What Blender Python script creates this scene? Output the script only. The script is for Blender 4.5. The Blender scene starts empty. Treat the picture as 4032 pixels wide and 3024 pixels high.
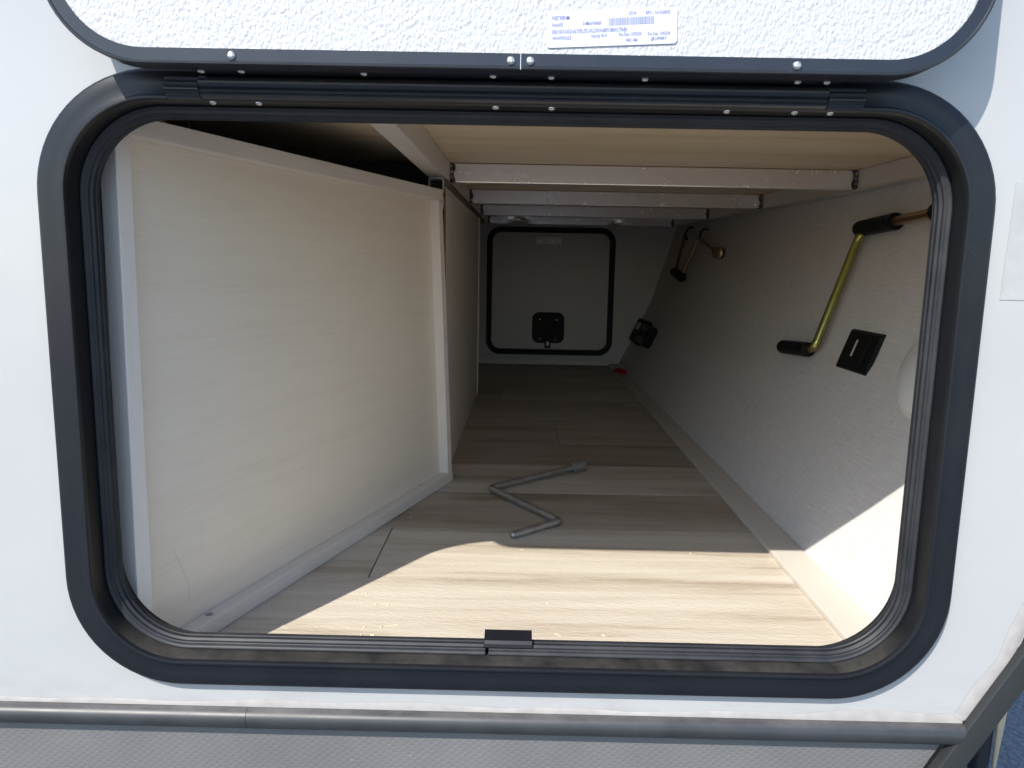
import bpy, bmesh, math, random
from mathutils import Vector, Matrix
from mathutils.geometry import tessellate_polygon
random.seed(7)
S = bpy.context.scene
COL = S.collection

# ------------------------------------------------------------------ camera, sky, sun, exposure
def camera():
    cd = bpy.data.cameras.new("camera"); cam = bpy.data.objects.new("camera", cd); COL.objects.link(cam)
    pitch, yaw, roll = 0.1543, -0.0074, 0.0191
    F = Vector((math.sin(yaw)*math.cos(pitch), math.cos(yaw)*math.cos(pitch), -math.sin(pitch)))
    R = Vector((math.cos(yaw), -math.sin(yaw), 0)); U = R.cross(F)
    c, s = math.cos(roll), math.sin(roll)
    R2 = R*c + U*s; U2 = U*c - R*s
    M = Matrix((R2, U2, -F)).transposed().to_4x4(); M.translation = Vector((0.0062, -0.6749, 0.3987))
    cam.matrix_world = M
    cd.sensor_fit = 'HORIZONTAL'; cd.sensor_width = 36; cd.lens = 26.79
    cd.clip_start = 0.02; cd.clip_end = 500
    S.camera = cam
camera()

SUN_TRAVEL = Vector((0.306, 0.498, -0.574)).normalized()
to_sun = -SUN_TRAVEL
w = bpy.data.worlds.new("World"); S.world = w; w.use_nodes = True
nt = w.node_tree; bg = nt.nodes["Background"]
sky = nt.nodes.new("ShaderNodeTexSky"); sky.sky_type = 'NISHITA'; sky.sun_disc = False
sky.sun_elevation = math.asin(to_sun.z); sky.sun_rotation = math.atan2(to_sun.x, to_sun.y)
sky.air_density = 1.0; sky.dust_density = 0.4; sky.ozone_density = 1.5
nt.links.new(sky.outputs[0], bg.inputs[0]); bg.inputs[1].default_value = 0.15
sd = bpy.data.lights.new("sun", 'SUN'); sun = bpy.data.objects.new("sun", sd); COL.objects.link(sun)
sd.energy = 3.3; sd.angle = math.radians(0.53); sd.color = (1.0, 0.955, 0.88)
sun.rotation_euler = SUN_TRAVEL.to_track_quat('-Z', 'Y').to_euler(); sun.location = (-3, -5, 6)
S.view_settings.view_transform = 'Standard'; S.view_settings.look = 'None'
S.view_settings.exposure = 0.98; S.view_settings.gamma = 1.0
S.render.engine = 'CYCLES'
S.cycles.max_bounces = 16; S.cycles.diffuse_bounces = 12; S.cycles.glossy_bounces = 6
S.cycles.use_denoising = True
S.cycles.sample_clamp_indirect = 6.0

# ------------------------------------------------------------------ materials
def hexlin(r, g, b):
    f = lambda v: (v/255/12.92) if v/255 <= .04045 else ((v/255+.055)/1.055)**2.4
    return (f(r), f(g), f(b), 1)
class NT:
    def __init__(s, name):
        s.m = bpy.data.materials.new(name); s.m.use_nodes = True
        s.t = s.m.node_tree; s.b = s.t.nodes["Principled BSDF"]
        s.tc = s.t.nodes.new("ShaderNodeTexCoord")
    def n(s, t, **k):
        x = s.t.nodes.new(t)
        for a, v in k.items():
            if a.startswith('i_'):
                key = a[2:]; key = int(key) if key.isdigit() else key
                x.inputs[key].default_value = v
            else: setattr(x, a, v)
        return x
    def l(s, a, b): s.t.links.new(a, b)
    def mapped(s, scale, rot=(0,0,0), loc=None, rnd=False):
        mp = s.n("ShaderNodeMapping"); mp.inputs['Scale'].default_value = scale; mp.inputs['Rotation'].default_value = rot
        src = s.tc.outputs['Object']
        if rnd:
            oi = s.n("ShaderNodeObjectInfo"); mul = s.n("ShaderNodeMath", operation='MULTIPLY'); mul.inputs[1].default_value = 37.0
            s.l(oi.outputs['Random'], mul.inputs[0])
            ad = s.n("ShaderNodeVectorMath", operation='ADD'); s.l(src, ad.inputs[0]); s.l(mul.outputs[0], ad.inputs[1]); src = ad.outputs[0]
        s.l(src, mp.inputs['Vector']); return mp.outputs[0]
    def noise(s, vec, scale=1, detail=4, rough=.55, dist=0):
        x = s.n("ShaderNodeTexNoise"); x.inputs['Scale'].default_value = scale; x.inputs['Detail'].default_value = detail
        x.inputs['Roughness'].default_value = rough; x.inputs['Distortion'].default_value = dist
        s.l(vec, x.inputs['Vector']); return x.outputs['Fac']
    def ramp(s, fac, stops, interp='LINEAR'):
        x = s.n("ShaderNodeValToRGB"); cr = x.color_ramp; cr.interpolation = interp
        while len(cr.elements) < len(stops): cr.elements.new(.5)
        for e, (p, c) in zip(cr.elements, stops):
            e.position = p; e.color = c if len(c) == 4 else (*c, 1)
        s.l(fac, x.inputs[0]); return x.outputs[0]
    def mix(s, fac, a, b, mode='MIX'):
        x = s.n("ShaderNodeMix", data_type='RGBA', blend_type=mode)
        for sock, v in ((x.inputs[0], fac), (x.inputs[6], a), (x.inputs[7], b)):
            if hasattr(v, 'links') or hasattr(v, 'is_linked'): s.l(v, sock)
            else: sock.default_value = v if not isinstance(v, tuple) or len(v) == 4 else (*v, 1)
        return x.outputs[2]
    def math(s, op, a, b=None):
        x = s.n("ShaderNodeMath", operation=op)
        for i, v in enumerate((a, b)):
            if v is None: continue
            if hasattr(v, 'is_linked'): s.l(v, x.inputs[i])
            else: x.inputs[i].default_value = v
        return x.outputs[0]
    def color(s, c):
        if hasattr(c, 'is_linked'): s.l(c, s.b.inputs['Base Color'])
        else: s.b.inputs['Base Color'].default_value = c if len(c) == 4 else (*c, 1)
    def rough(s, r):
        if hasattr(r, 'is_linked'): s.l(r, s.b.inputs['Roughness'])
        else: s.b.inputs['Roughness'].default_value = r
    def bump(s, h, strength=.3, dist=.001):
        x = s.n("ShaderNodeBump"); x.inputs['Strength'].default_value = strength; x.inputs['Distance'].default_value = dist
        s.l(h, x.inputs['Height']); s.l(x.outputs[0], s.b.inputs['Normal'])
    def maprange(s, v, a, b, c=0, d=1):
        x = s.n("ShaderNodeMapRange"); s.l(v, x.inputs[0])
        for i, q in zip((1,2,3,4), (a,b,c,d)): x.inputs[i].default_value = q
        return x.outputs[0]

M = {}
def plain(name, c, rough=.5, metal=0, spec=.5, var=.06, vscale=18, bump=None):
    k = NT(name); k.b.inputs['Metallic'].default_value = metal; k.b.inputs['Specular IOR Level'].default_value = spec
    v = k.noise(k.mapped((1,1,1)), vscale, 5, .6)
    lo = tuple(x*(1-var) for x in c[:3]); hi = tuple(min(1, x*(1+var)) for x in c[:3])
    k.color(k.ramp(v, [(.3, lo), (.7, hi)]))
    k.rough(k.maprange(v, .3, .7, max(.02, rough*.88), min(1, rough*1.12)))
    if bump: k.bump(k.noise(k.mapped((1,1,1)), bump[0], 4), bump[1], bump[2])
    M[name] = k.m; return k

# white glossy fibreglass of the side wall: faint waviness and faint grime
k = NT('gelcoat'); v = k.noise(k.mapped((1,1,1)), 5, 4); v2 = k.noise(k.mapped((1,1,2.5)), 40, 6, .65)
c = k.ramp(v, [(.35, (.375,.374,.367)), (.65, (.395,.392,.384))])
c = k.mix(k.maprange(v2, .66, .85, 0, .35), c, (.46,.45,.43))
sz = k.n("ShaderNodeSeparateXYZ"); k.l(k.tc.outputs['Object'], sz.inputs[0])
low = k.maprange(sz.outputs[2], -.27, -.325); sm = k.noise(k.mapped((.25,1,1)), 38, 5, .65)
c = k.mix(k.math('MULTIPLY', low, k.maprange(sm, .5, .72, 0, .55)), c, (.27,.255,.24))
k.color(c); k.rough(.28); k.bump(v, .25, .004); k.b.inputs['Coat Weight'].default_value = .25; k.b.inputs['Coat Roughness'].default_value = .12
M['gelcoat'] = k.m
plain('caulk', (.345,.325,.31), .6, var=.10, vscale=60)
plain('residue', (.362,.361,.354), .38, var=.07, vscale=45)

# satin black powder coat with specks of dust
def black(name, base=(.017,.019,.023), rough=.42, dust=.25, dustcol=(.30,.28,.25), updust=0.0, spec=.5):
    k = NT(name); k.b.inputs['Specular IOR Level'].default_value = spec
    a = k.noise(k.mapped((1,1,1)), 420, 3, .5); b = k.noise(k.mapped((1,1,1)), 14, 6, .7); d3 = k.noise(k.mapped((3,3,1)), 60, 4, .6)
    sp = k.math('MULTIPLY', k.maprange(a, .70, .78), k.maprange(b, .42, .7))
    film = k.math('MULTIPLY', k.maprange(b, .35, .8), .10*dust/.25)
    m = k.math('MAXIMUM', k.math('MULTIPLY', sp, dust*1.6), film)
    if updust:
        g = k.n("ShaderNodeNewGeometry"); sx = k.n("ShaderNodeSeparateXYZ"); k.l(g.outputs['Normal'], sx.inputs[0])
        up = k.maprange(sx.outputs[2], .45, .8)
        b2 = k.noise(k.mapped((1,.6,1)), 22, 6, .65)
        m = k.math('MAXIMUM', m, k.math('MULTIPLY', up, k.math('MULTIPLY', k.maprange(b2, .36, .66, .12, 1), updust)))
    k.color(k.mix(m, base, dustcol)); k.rough(k.math('ADD', k.math('MULTIPLY', m, .4), rough))
    k.bump(k.noise(k.mapped((1,1,1)), 900, 2), .06, .0003)
    M[name] = k.m; return k
black('black_metal', base=(.007,.008,.011), rough=.36, dust=.04, spec=.35)
black('black_dusty', base=(.007,.008,.010), spec=.3, rough=.45, updust=.20, dust=.05, dustcol=(.22,.20,.165))
black('hinge_metal', base=(.014,.016,.022), rough=.30, dust=.1)
black('black_plastic', base=(.008,.008,.009), rough=.5, dust=.03, spec=.15)
black('rim_metal', base=(.010,.013,.021), rough=.30, dust=.08)
# ribbed rubber seal
k = NT('rubber'); a = k.noise(k.mapped((1,1,1)), 30, 6, .7); b = k.noise(k.mapped((6,60,60)), 5, 4)
k.color(k.mix(k.maprange(a, .35, .8, .0, .5), (.012,.013,.016), (.05,.05,.05))); k.rough(.5); k.b.inputs['Specular IOR Level'].default_value = .35
k.bump(b, .1, .0005); M['rubber'] = k.m

# pebbled door liner
k = NT('pebbled_liner')
n1 = k.noise(k.mapped((1.25,1,.8), (0,.6,0)), 270, 3, .5, .6)
vo = k.n("ShaderNodeTexVoronoi", feature='SMOOTH_F1'); vo.inputs['Scale'].default_value = 350; vo.inputs['Smoothness'].default_value = .8
k.l(k.mapped((1.2,1,.75), (0,.6,0)), vo.inputs['Vector'])
hh = k.math('ADD', n1, k.math('MULTIPLY', vo.outputs['Distance'], -.55))
k.color((.475,.473,.475)); k.rough(.36); k.bump(hh, .6, .0024); M['pebbled_liner'] = k.m
plain('smooth_liner', (.50,.475,.46), .4, var=.02)

# grey embossed skirt
k = NT('embossed_skirt')
def wave(k, ang, sc):
    x = k.n("ShaderNodeTexWave", wave_type='BANDS', bands_direction='X'); x.inputs['Scale'].default_value = sc; x.inputs['Distortion'].default_value = .9
    x.inputs['Detail'].default_value = 1.5; x.inputs['Detail Scale'].default_value = 3
    k.l(k.mapped((1,1,1), (0, ang, 0)), x.inputs['Vector']); return x.outputs['Fac']
wv = k.math('MULTIPLY', wave(k, math.radians(62), 62), wave(k, math.radians(-50), 60))
g = k.noise(k.mapped((1,1,1)), 9, 5)
sp = k.noise(k.mapped((1,1,1)), 300, 2)
c = k.ramp(g, [(.3, (.118,.117,.115)), (.7, (.148,.144,.140))])
c = k.mix(k.math('MULTIPLY', wv, .10), c, (.13,.13,.14))
c = k.mix(k.maprange(sp, .72, .78, 0, .5), c, (.5,.5,.48))
k.color(c); k.rough(.42); k.bump(wv, .24, -.0010); M['embossed_skirt'] = k.m
# half round moulding: grey vinyl with dust along the top
k = NT('moulding'); g = k.noise(k.mapped((.6,1,1)), 14, 6, .7); g2 = k.noise(k.mapped((1,1,.4)), 30, 5)
ge = k.n("ShaderNodeNewGeometry"); sx = k.n("ShaderNodeSeparateXYZ"); k.l(ge.outputs['Normal'], sx.inputs[0])
c = k.ramp(g2, [(.35,(.024,.0255,.028)), (.7,(.034,.0355,.038))])
c = k.mix(k.math('MULTIPLY', k.maprange(sx.outputs[2], .55, .95), k.maprange(g, .35, .75, .05, .45)), c, (.26,.24,.23))
k.color(c); k.rough(k.maprange(g, .3, .7, .33, .5)); M['moulding'] = k.m
black('corner_black', base=(.018,.0195,.020), rough=.5, dust=.06)

# vinyl plank floor
def wood(name, dark, mid, light, axis, rnd=False, fine=55, rough=.45, bumpd=.0004, streak=1.0, big=7, emboss=False):
    k = NT(name)
    def sc(lo, hi): return tuple(lo if 'xyz'[i] == axis else hi for i in range(3))
    a = k.noise(k.mapped(sc(.16, 1), rnd=rnd), big, 4, .55, .5)
    b = k.noise(k.mapped(sc(.05, 1), rnd=rnd), fine, 6, .65, .3)
    t = k.noise(k.mapped(sc(.12, 1), rnd=rnd), fine*4, 3, .6)
    f = k.math('ADD', k.math('MULTIPLY', a, .62*streak), k.math('ADD', k.math('MULTIPLY', b, .38), k.math('MULTIPLY', t, .10)))
    c = k.ramp(f, [(.36*streak+.09, dark), (.47*streak+.09, mid), (.60*streak+.09, light)])
    if rnd:
        oi = k.n('ShaderNodeObjectInfo'); tone = k.ramp(oi.outputs['Random'], [(0,(.70,.67,.64)), (.5,(.90,.89,.88)), (1,(1.0,1.0,1.0))])
        c = k.mix(1.0, c, tone, 'MULTIPLY')
    k.color(c); k.rough(rough)
    h = k.noise(k.mapped(sc(.35, 1), rnd=rnd), 330, 3, .6) if emboss else b
    k.bump(h, .8 if emboss else .25, .0012 if emboss else bumpd); M[name] = k.m; return k
wood('vinyl_plank', (.41,.34,.255), (.565,.50,.405), (.65,.595,.50), 'x', rnd=True, fine=46, rough=.45, big=10, emboss=True, streak=.8)
wood('pale_veneer', (.50,.44,.36), (.555,.495,.415), (.60,.54,.46), 'h', fine=60, rough=.5)
# the veneer grain of the angled panel runs along the panel
def veneer(name, ang, d, m_, l_, vertical=False):
    k = NT(name)
    sc = (.05, 1, 1) if not vertical else (1, 1, .05)
    r = k.mapped((1,1,1), (0,0,-ang))
    mp = k.n("ShaderNodeMapping"); mp.inputs['Scale'].default_value = sc; k.l(r, mp.inputs['Vector'])
    b = k.noise(mp.outputs[0], 260, 4, .6, .1); a = k.noise(mp.outputs[0], 30, 3, .5)
    f = k.math('ADD', k.math('MULTIPLY', b, .6), k.math('MULTIPLY', a, .4))
    k.color(k.ramp(f, [(.30, d), (.5, m_), (.72, l_)])); k.rough(.46); k.bump(b, .16, .0003); M[name] = k.m
VA = math.atan2(.948, .317)
veneer('panel_veneer', VA, (.74,.65,.54), (.785,.70,.585), (.805,.73,.62))
veneer('strip_veneer', VA, (.70,.635,.555), (.755,.69,.60), (.785,.725,.64))
veneer('stile_veneer', VA, (.70,.62,.56), (.75,.675,.61), (.78,.71,.645), vertical=True)
wood('birch_ply', (.57,.435,.275), (.67,.54,.37), (.73,.615,.45), 'x', fine=26, rough=.55, big=6, streak=.8)
plain('ply_edge', (.30,.16,.08), .7, var=.35, vscale=160)
plain('board_and_shade', (.10,.075,.055), .7, var=.25, vscale=30)  # brown board, also the painted-in darkness of the void, its beam and tube ends
plain('ledger_wood', (.13,.085,.055), .65, var=.3, vscale=50)
plain('partition_vinyl', (.68,.62,.545), .5, var=.05, vscale=8)
plain('edge_trim', (.62,.57,.50), .4, var=.05)
plain('base_vinyl', (.60,.56,.495), .42, var=.03)
plain('wall_panel', (.51,.49,.485), .5, var=.03, vscale=12)
# linen wallpaper
k = NT('linen')
b1 = k.noise(k.mapped((1,.05,1)), 520, 3, .6); b2 = k.noise(k.mapped((.07,1,.07)), 520, 3, .6); g = k.noise(k.mapped((1,.35,1)), 16, 6, .65)
f = k.math('ADD', k.math('MULTIPLY', b1, .50), k.math('ADD', k.math('MULTIPLY', b2, .42), k.math('MULTIPLY', g, .08)))
k.color(k.ramp(f, [(.36, (.565,.54,.52)), (.5, (.66,.635,.615)), (.64, (.73,.71,.69))])); k.rough(.6); k.bump(f, .3, .0005); M['linen'] = k.m
# bare aluminium
k = NT('aluminium'); b = k.noise(k.mapped((.01,1,1)), 160, 4, .6); g = k.noise(k.mapped((.3,1,1)), 9, 3, .5); st = k.noise(k.mapped((1,1,1)), 26, 5, .7)
c = k.ramp(g, [(.3,(.85,.79,.76)), (.7,(.90,.85,.82))]); c = k.mix(k.maprange(st, .72, .84, 0, .35), c, (.50,.38,.28))
k.color(c); k.b.inputs['Metallic'].default_value = .62; k.rough(k.math('ADD', k.maprange(st, .3, .7, .20, .26), k.math('MULTIPLY', b, .05))); M['aluminium'] = k.m
k = NT('rail_aluminium'); b = k.noise(k.mapped((1,.04,1)), 120, 5, .6)
k.color((.70,.66,.61)); k.b.inputs['Metallic'].default_value = .55; k.rough(k.maprange(b, .3, .7, .42, .55)); M['rail_aluminium'] = k.m
plain('weld_metal', (.16,.15,.14), .25, metal=.9, var=.6, vscale=160, bump=(260, .8, .002))
plain('weld_soot', (.05,.045,.04), .6, var=.4, vscale=90)
plain('steel', (.37,.355,.33), .36, metal=.72, var=.2, vscale=70)
plain('dark_steel', (.28,.27,.255), .5, metal=.6, var=.2, vscale=160, bump=(320, .5, .0008))
plain('screw_bright', (.60,.59,.57), .35, metal=.25, var=.12, vscale=300)
plain('screw_steel', (.62,.61,.58), .28, metal=.9, var=.12, vscale=300)
plain('bolt_hole', (.02,.02,.02), .7)
# yellow zinc chromate: olive, red and green sheen that changes along the rod
k = NT('yellow_zinc'); lw = k.n("ShaderNodeLayerWeight"); lw.inputs[0].default_value = .45
n_ = k.noise(k.mapped((1,1,1)), 14, 3)
f = k.math('ADD', lw.outputs['Facing'], k.math('MULTIPLY', n_, .25))
k.color(k.ramp(f, [(.12,(.36,.36,.09)), (.36,(.42,.41,.16)), (.55,(.42,.27,.16)), (.72,(.28,.13,.10)), (.9,(.18,.20,.07))]))
k.b.inputs['Metallic'].default_value = .9; k.rough(.26); M['yellow_zinc'] = k.m
k = NT('copper_zinc'); n_ = k.noise(k.mapped((1,1,1)), 12, 3)
k.color(k.ramp(n_, [(.35,(.36,.20,.11)), (.65,(.42,.30,.17))])); k.b.inputs['Metallic'].default_value = .9; k.rough(.28); M['copper_zinc'] = k.m
plain('brass', (.22,.18,.09), .35, metal=.9)
plain('hook_black', (.01,.01,.012), .4)
plain('red_plastic', (.45,.008,.02), .3)
plain('clear_plastic', (.35,.34,.33), .25)
plain('lamp_plastic', (.70,.70,.69), .3, var=.02)
plain('lamp_base', (.74,.70,.63), .4, var=.02)
plain('paper', (.52,.53,.61), .45, var=.015)
plain('edge_white', (.88,.87,.86), .5, var=.02)
plain('ink', (.13,.13,.30), .6, var=.08, vscale=200)
plain('bar_ink', (.26,.28,.40), .6, var=.05)
plain('dim_ink', (.42,.41,.41), .6)
plain('post_lit_tan', (.42,.35,.24), .5, var=.12)  # tan that paints the lit side of the jack post
plain('post_shade_dark', (.012,.016,.022), .4)  # near black that paints the shaded side of the jack post
plain('wire_copper', (.40,.33,.22), .5)
plain('yellow_cap', (.60,.42,.10), .5)
plain('crumb', (.70,.62,.42), .6, var=.2, vscale=200)
plain('pale_wood', (.50,.43,.38), .6, var=.1)
# coarse asphalt
k = NT('asphalt'); a = k.noise(k.mapped((1,1,1)), 55, 6, .7); b = k.n("ShaderNodeTexVoronoi"); b.inputs['Scale'].default_value = 70
k.l(k.mapped((1,1,1)), b.inputs['Vector'])
k.color(k.ramp(a, [(.3,(.09,.115,.16)), (.7,(.22,.25,.31))])); k.rough(.75)
k.bump(k.math('ADD', a, k.math('MULTIPLY', b.outputs['Distance'], -.8)), 1.0, .02); M['asphalt'] = k.m

# ------------------------------------------------------------------ mesh helpers
def root(name, label=None, cat=None, loc=(0,0,0), group=None, kind=None):
    o = bpy.data.objects.new(name, None); COL.objects.link(o); o.location = loc; o.empty_display_size = .05
    tag(o, label, cat, group, kind); return o
def tag(o, label=None, cat=None, group=None, kind=None):
    if label: o['label'] = label
    if cat: o['category'] = cat
    if group: o['group'] = group
    if kind: o['kind'] = kind
    return o
def origin(o):
    v = Vector((0,0,0))
    while o is not None: v += o.location; o = o.parent
    return v
class MB:
    def __init__(s): s.v = []; s.f = []
    def add(s, vs, fs):
        n = len(s.v); s.v += [tuple(x) for x in vs]; s.f += [tuple(i+n for i in f) for f in fs]; return s
    def hexa(s, p):   # 8 corners: bottom loop 0-3, top loop 4-7
        return s.add(p, [(3,2,1,0),(4,5,6,7),(0,1,5,4),(1,2,6,5),(2,3,7,6),(3,0,4,7)])
    def box(s, a, b):
        (x0,y0,z0),(x1,y1,z1) = a, b
        return s.hexa([(x0,y0,z0),(x1,y0,z0),(x1,y1,z0),(x0,y1,z0),(x0,y0,z1),(x1,y0,z1),(x1,y1,z1),(x0,y1,z1)])
    def tube(s, pts, r, seg=16, cap=True):
        pts = [Vector(p) for p in pts]; n = len(pts); rr = r if isinstance(r, (list, tuple)) else [r]*n
        rings = []; up = None
        for i, p in enumerate(pts):
            d = (pts[min(i+1, n-1)] - pts[max(i-1, 0)])
            if d.length < 1e-9: d = Vector((0,0,1))
            d.normalize()
            if up is None:
                up = d.orthogonal().normalized()
            else:
                up = (up - d*up.dot(d))
                up = d.orthogonal().normalized() if up.length < 1e-6 else up.normalized()
            q = d.cross(up)
            rings.append([p + (up*math.cos(t) + q*math.sin(t))*rr[i] for t in [2*math.pi*j/seg for j in range(seg)]])
        vs = [v for ring in rings for v in ring]; fs = []
        for i in range(n-1):
            for j in range(seg):
                a = i*seg+j; b = i*seg+(j+1) % seg; fs.append((a, b, b+seg, a+seg))
        if cap: fs += [tuple(range(seg-1, -1, -1)), tuple((n-1)*seg+j for j in range(seg))]
        return s.add(vs, fs)
    def build(s, name, mat, parent=None, smooth=None, bevel=None, seg=2):
        me = bpy.data.meshes.new(name); org = origin(parent) if parent is not None else Vector((0,0,0))
        me.from_pydata([Vector(v)-org for v in s.v], [], s.f); me.update()
        bm = bmesh.new(); bm.from_mesh(me)
        if bevel:
            es = [e for e in bm.edges if e.is_manifold and e.calc_face_angle(0) > .5]
            bmesh.ops.bevel(bm, geom=es, offset=bevel, segments=seg, profile=.5, affect='EDGES', clamp_overlap=True)
        bmesh.ops.recalc_face_normals(bm, faces=bm.faces)
        bm.to_mesh(me); bm.free()
        if isinstance(mat, (list, tuple)):
            for m_ in mat: me.materials.append(M[m_])
        else: me.materials.append(M[mat])
        if smooth is not None:
            me.shade_smooth()
            me.set_sharp_from_angle(angle=math.radians(smooth))
        o = bpy.data.objects.new(name, me); COL.objects.link(o)
        if parent is not None: o.parent = parent
        return o
def boxo(name, a, b, mat, parent=None, bevel=None, smooth=None):
    return MB().box(a, b).build(name, mat, parent, bevel=bevel, smooth=smooth)
def fillet(pts, rad, n=7):
    pts = [Vector(p) for p in pts]; out = [pts[0]]
    for i in range(1, len(pts)-1):
        a, b, c = pts[i-1], pts[i], pts[i+1]
        u = (a-b).normalized(); v = (c-b).normalized(); L = min(rad, (a-b).length*.45, (c-b).length*.45)
        p0, p1 = b+u*L, b+v*L
        for t in [j/(n-1) for j in range(n)]:
            out.append(p0*(1-t)**2 + b*2*t*(1-t) + p1*t*t)
    out.append(pts[-1]); return out
def rrect(cx, hw, z0, z1, R, n=12, start=None):
    """rounded rectangle in XZ, counter-clockwise from the bottom centre"""
    pts = []
    sx = cx if start is None else start
    pts.append((sx, z0))
    for (px, pz, a0) in ((cx+hw-R, z0+R, -90), (cx+hw-R, z1-R, 0), (cx-hw+R, z1-R, 90), (cx-hw+R, z0+R, 180)):
        for i in range(n+1):
            a = math.radians(a0 + 90*i/n); pts.append((px+R*math.cos(a), pz+R*math.sin(a)))
    return pts
def sweep(profile, cx, hw, z0, z1, R, n=12, start=None, gap=0.0, closed_profile=False, cap=False):
    """profile = [(inset, Y)], swept round a rounded rectangle"""
    mb = MB(); rows = []
    for ins, Y in profile:
        p = rrect(cx, hw-ins, z0+ins, z1-ins, max(R-ins, .004), n, start)
        rows.append([(x, Y, z) for x, z in p])
    m = len(rows[0])
    if gap:
        for r in rows:
            x, Y, z = r[0]; r.append((x-gap, Y, z)); 
        m += 1
    vs = [v for r in rows for v in r]; fs = []
    k = len(rows)
    for i in range(k if closed_profile else k-1):
        i2 = (i+1) % k
        for j in range(m if not gap else m-1):
            j2 = (j+1) % m
            fs.append((i*m+j, i*m+j2, i2*m+j2, i2*m+j))
    if gap and cap:
        # cap the two ends (closed profile polygons)
        fs.append(tuple(i*m for i in range(k))); fs.append(tuple(i*m+m-1 for i in reversed(range(k))))
    mb.add(vs, fs); return mb
def prism_y(loop, y0, y1, holes=()):
    """polygon in XZ (with holes) extruded from y0 to y1"""
    loops = [loop]+list(holes); flat = [p for l in loops for p in l]
    tris = tessellate_polygon([[Vector((x, z, 0)) for x, z in l] for l in loops])
    n = len(flat); vs = [(x, y0, z) for x, z in flat] + [(x, y1, z) for x, z in flat]
    fs = [tuple(t) for t in tris] + [tuple(i+n for i in reversed(t)) for t in tris]
    o = 0
    for l in loops:
        m = len(l)
        for j in range(m):
            a = o+j; b = o+(j+1) % m; fs.append((a, b, b+n, a+n))
        o += m
    return MB().add(vs, fs)
def screw(mb, c, d, r, h, seg=14, recess=True):
    """domed head at c pointing along d"""
    c = Vector(c); d = Vector(d).normalized()
    prof = [(r, 0), (r*.98, h*.35), (r*.8, h*.75), (r*.5, h*.95), (r*.28, h)]
    if recess: prof += [(r*.24, h*.55), (r*.01, h*.45)]
    else: prof += [(r*.01, h*1.02)]
    return mb.tube([c + d*z for _, z in prof], [q for q, _ in prof], seg, True)
def copy_of(o, parent, loc):
    c = o.copy(); COL.objects.link(c); c.parent = parent; c.location = loc; return c

# ------------------------------------------------------------------ shared outlines
DY = 2.677          # inner face of the far side wall
FZ = -0.0315        # compartment floor
PZ = [-.80,-.30,-.0577,-.0315,.0709,.2562,.3729,.4928,.5647,.6181,.85,1.3,2.3]
PX = [.03,.297,.430,.4453,.4976,.5816,.6164,.6546,.6731,.6862,.725,.76,.80]
def prof(z):
    for i in range(len(PZ)-1):
        if z <= PZ[i+1] or i == len(PZ)-2:
            t = (z-PZ[i])/(PZ[i+1]-PZ[i]); return PX[i]*(1-t)+PX[i+1]*t
def wallx(y, z): return prof(z) + .03*max(0.0, (z+.03)/.6)*(1-y/DY)
def wall_n(z):
    s = (prof(z+.02)-prof(z-.02))/.04; v = Vector((-1, 0, s)); return v.normalized()   # into the compartment
def wall_t(z):
    s = (prof(z+.02)-prof(z-.02))/.04; return Vector((s, 0, 1)).normalized()

# opening: outer edge of the hatch frame
CX, HW, Z0, Z1, RR = 0.0, .41, 0.0, .5565, .105

# ------------------------------------------------------------------ ground
g = MB().add([(-60,-60,-.82),(60,-60,-.82),(60,60,-.82),(-60,60,-.82)], [(0,1,2,3)]).build('ground', 'asphalt'); tag(g, kind='structure')

# ------------------------------------------------------------------ outside of the trailer
def trim_in(z): return .4435 + .565*(z+.015) if z < .06 else prof(z) - .0135
side = root('side_wall', 'white glossy fibreglass trailer side wall around the open hatch', 'wall', (-.6, 0, .3))
zl = [-.043, .0, .06, .12, .2, .3, .4, .5, .6, .8, 1.0, 1.3, 1.8, 2.3]
outer = [(-1.7, 2.3), (-1.7, -.043)] + [(trim_in(z)+.012, z) for z in zl]
hole = [(x, z) for x, z in rrect(CX, HW-.024, Z0+.024, Z1-.024, RR-.024, 12)]
prism_y(outer, 0.0, .044, [hole]).build('fibreglass_skin', 'gelcoat', side)
# dirty sealant line along the top of the moulding and the corner trim
mb = MB()
xs = [-1.6 + i*.04 for i in range(51)] + [.437]
xs = [x for x in xs if x <= .4371]
vv = []
for i, x in enumerate(xs):
    h = -.0195 + .0016*math.sin(i*1.7) + .0012*math.sin(i*.53+1) + (.003 if x > .3 else 0)
    vv += [(x, -.0004, -.030), (x, -.0016, -.024), (x, -.0004, h)]
ff = []
for i in range(len(xs)-1):
    for j in range(2):
        a = i*3+j; ff.append((a, a+3, a+4, a+1))
mb.add(vv, ff); mb.build('sealant_bead', 'caulk', side, smooth=60)
vv = []; ff = []
zz = [-.022 + i*.03 for i in range(40)]
for i, z in enumerate(zz):
    x = trim_in(z); wd = .011 + .002*math.sin(i*2.1)
    vv += [(x+.003, -.0005, z), (x-.003, -.0020, z), (x-wd, -.0006, z+.004)]
for i in range(len(zz)-1):
    for j in range(2):
        a = i*3+j; ff.append((a, a+1, a+4, a+3))
MB().add(vv, ff).build('sealant_bead', 'caulk', side, smooth=60)
res = prism_y([(.4265,.377),(.429,.477),(.52,.477),(.52,.377)], -.0006, .0001).build('sticker_residue', 'residue')
tag(res, 'faint grey square of sticker residue on the white wall, right of the frame', 'stain')

sk = [( -1.7, -.0402), (-1.7, -.62)] + [(prof(z)-.013, z) for z in (-.62,-.3,-.2,-.12,-.06,-.0402)]
skirt = prism_y(sk, .003, .04).build('skirt_panel', 'embossed_skirt')
tag(skirt, 'grey embossed skirt panel below the dark moulding', 'panel')

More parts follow.
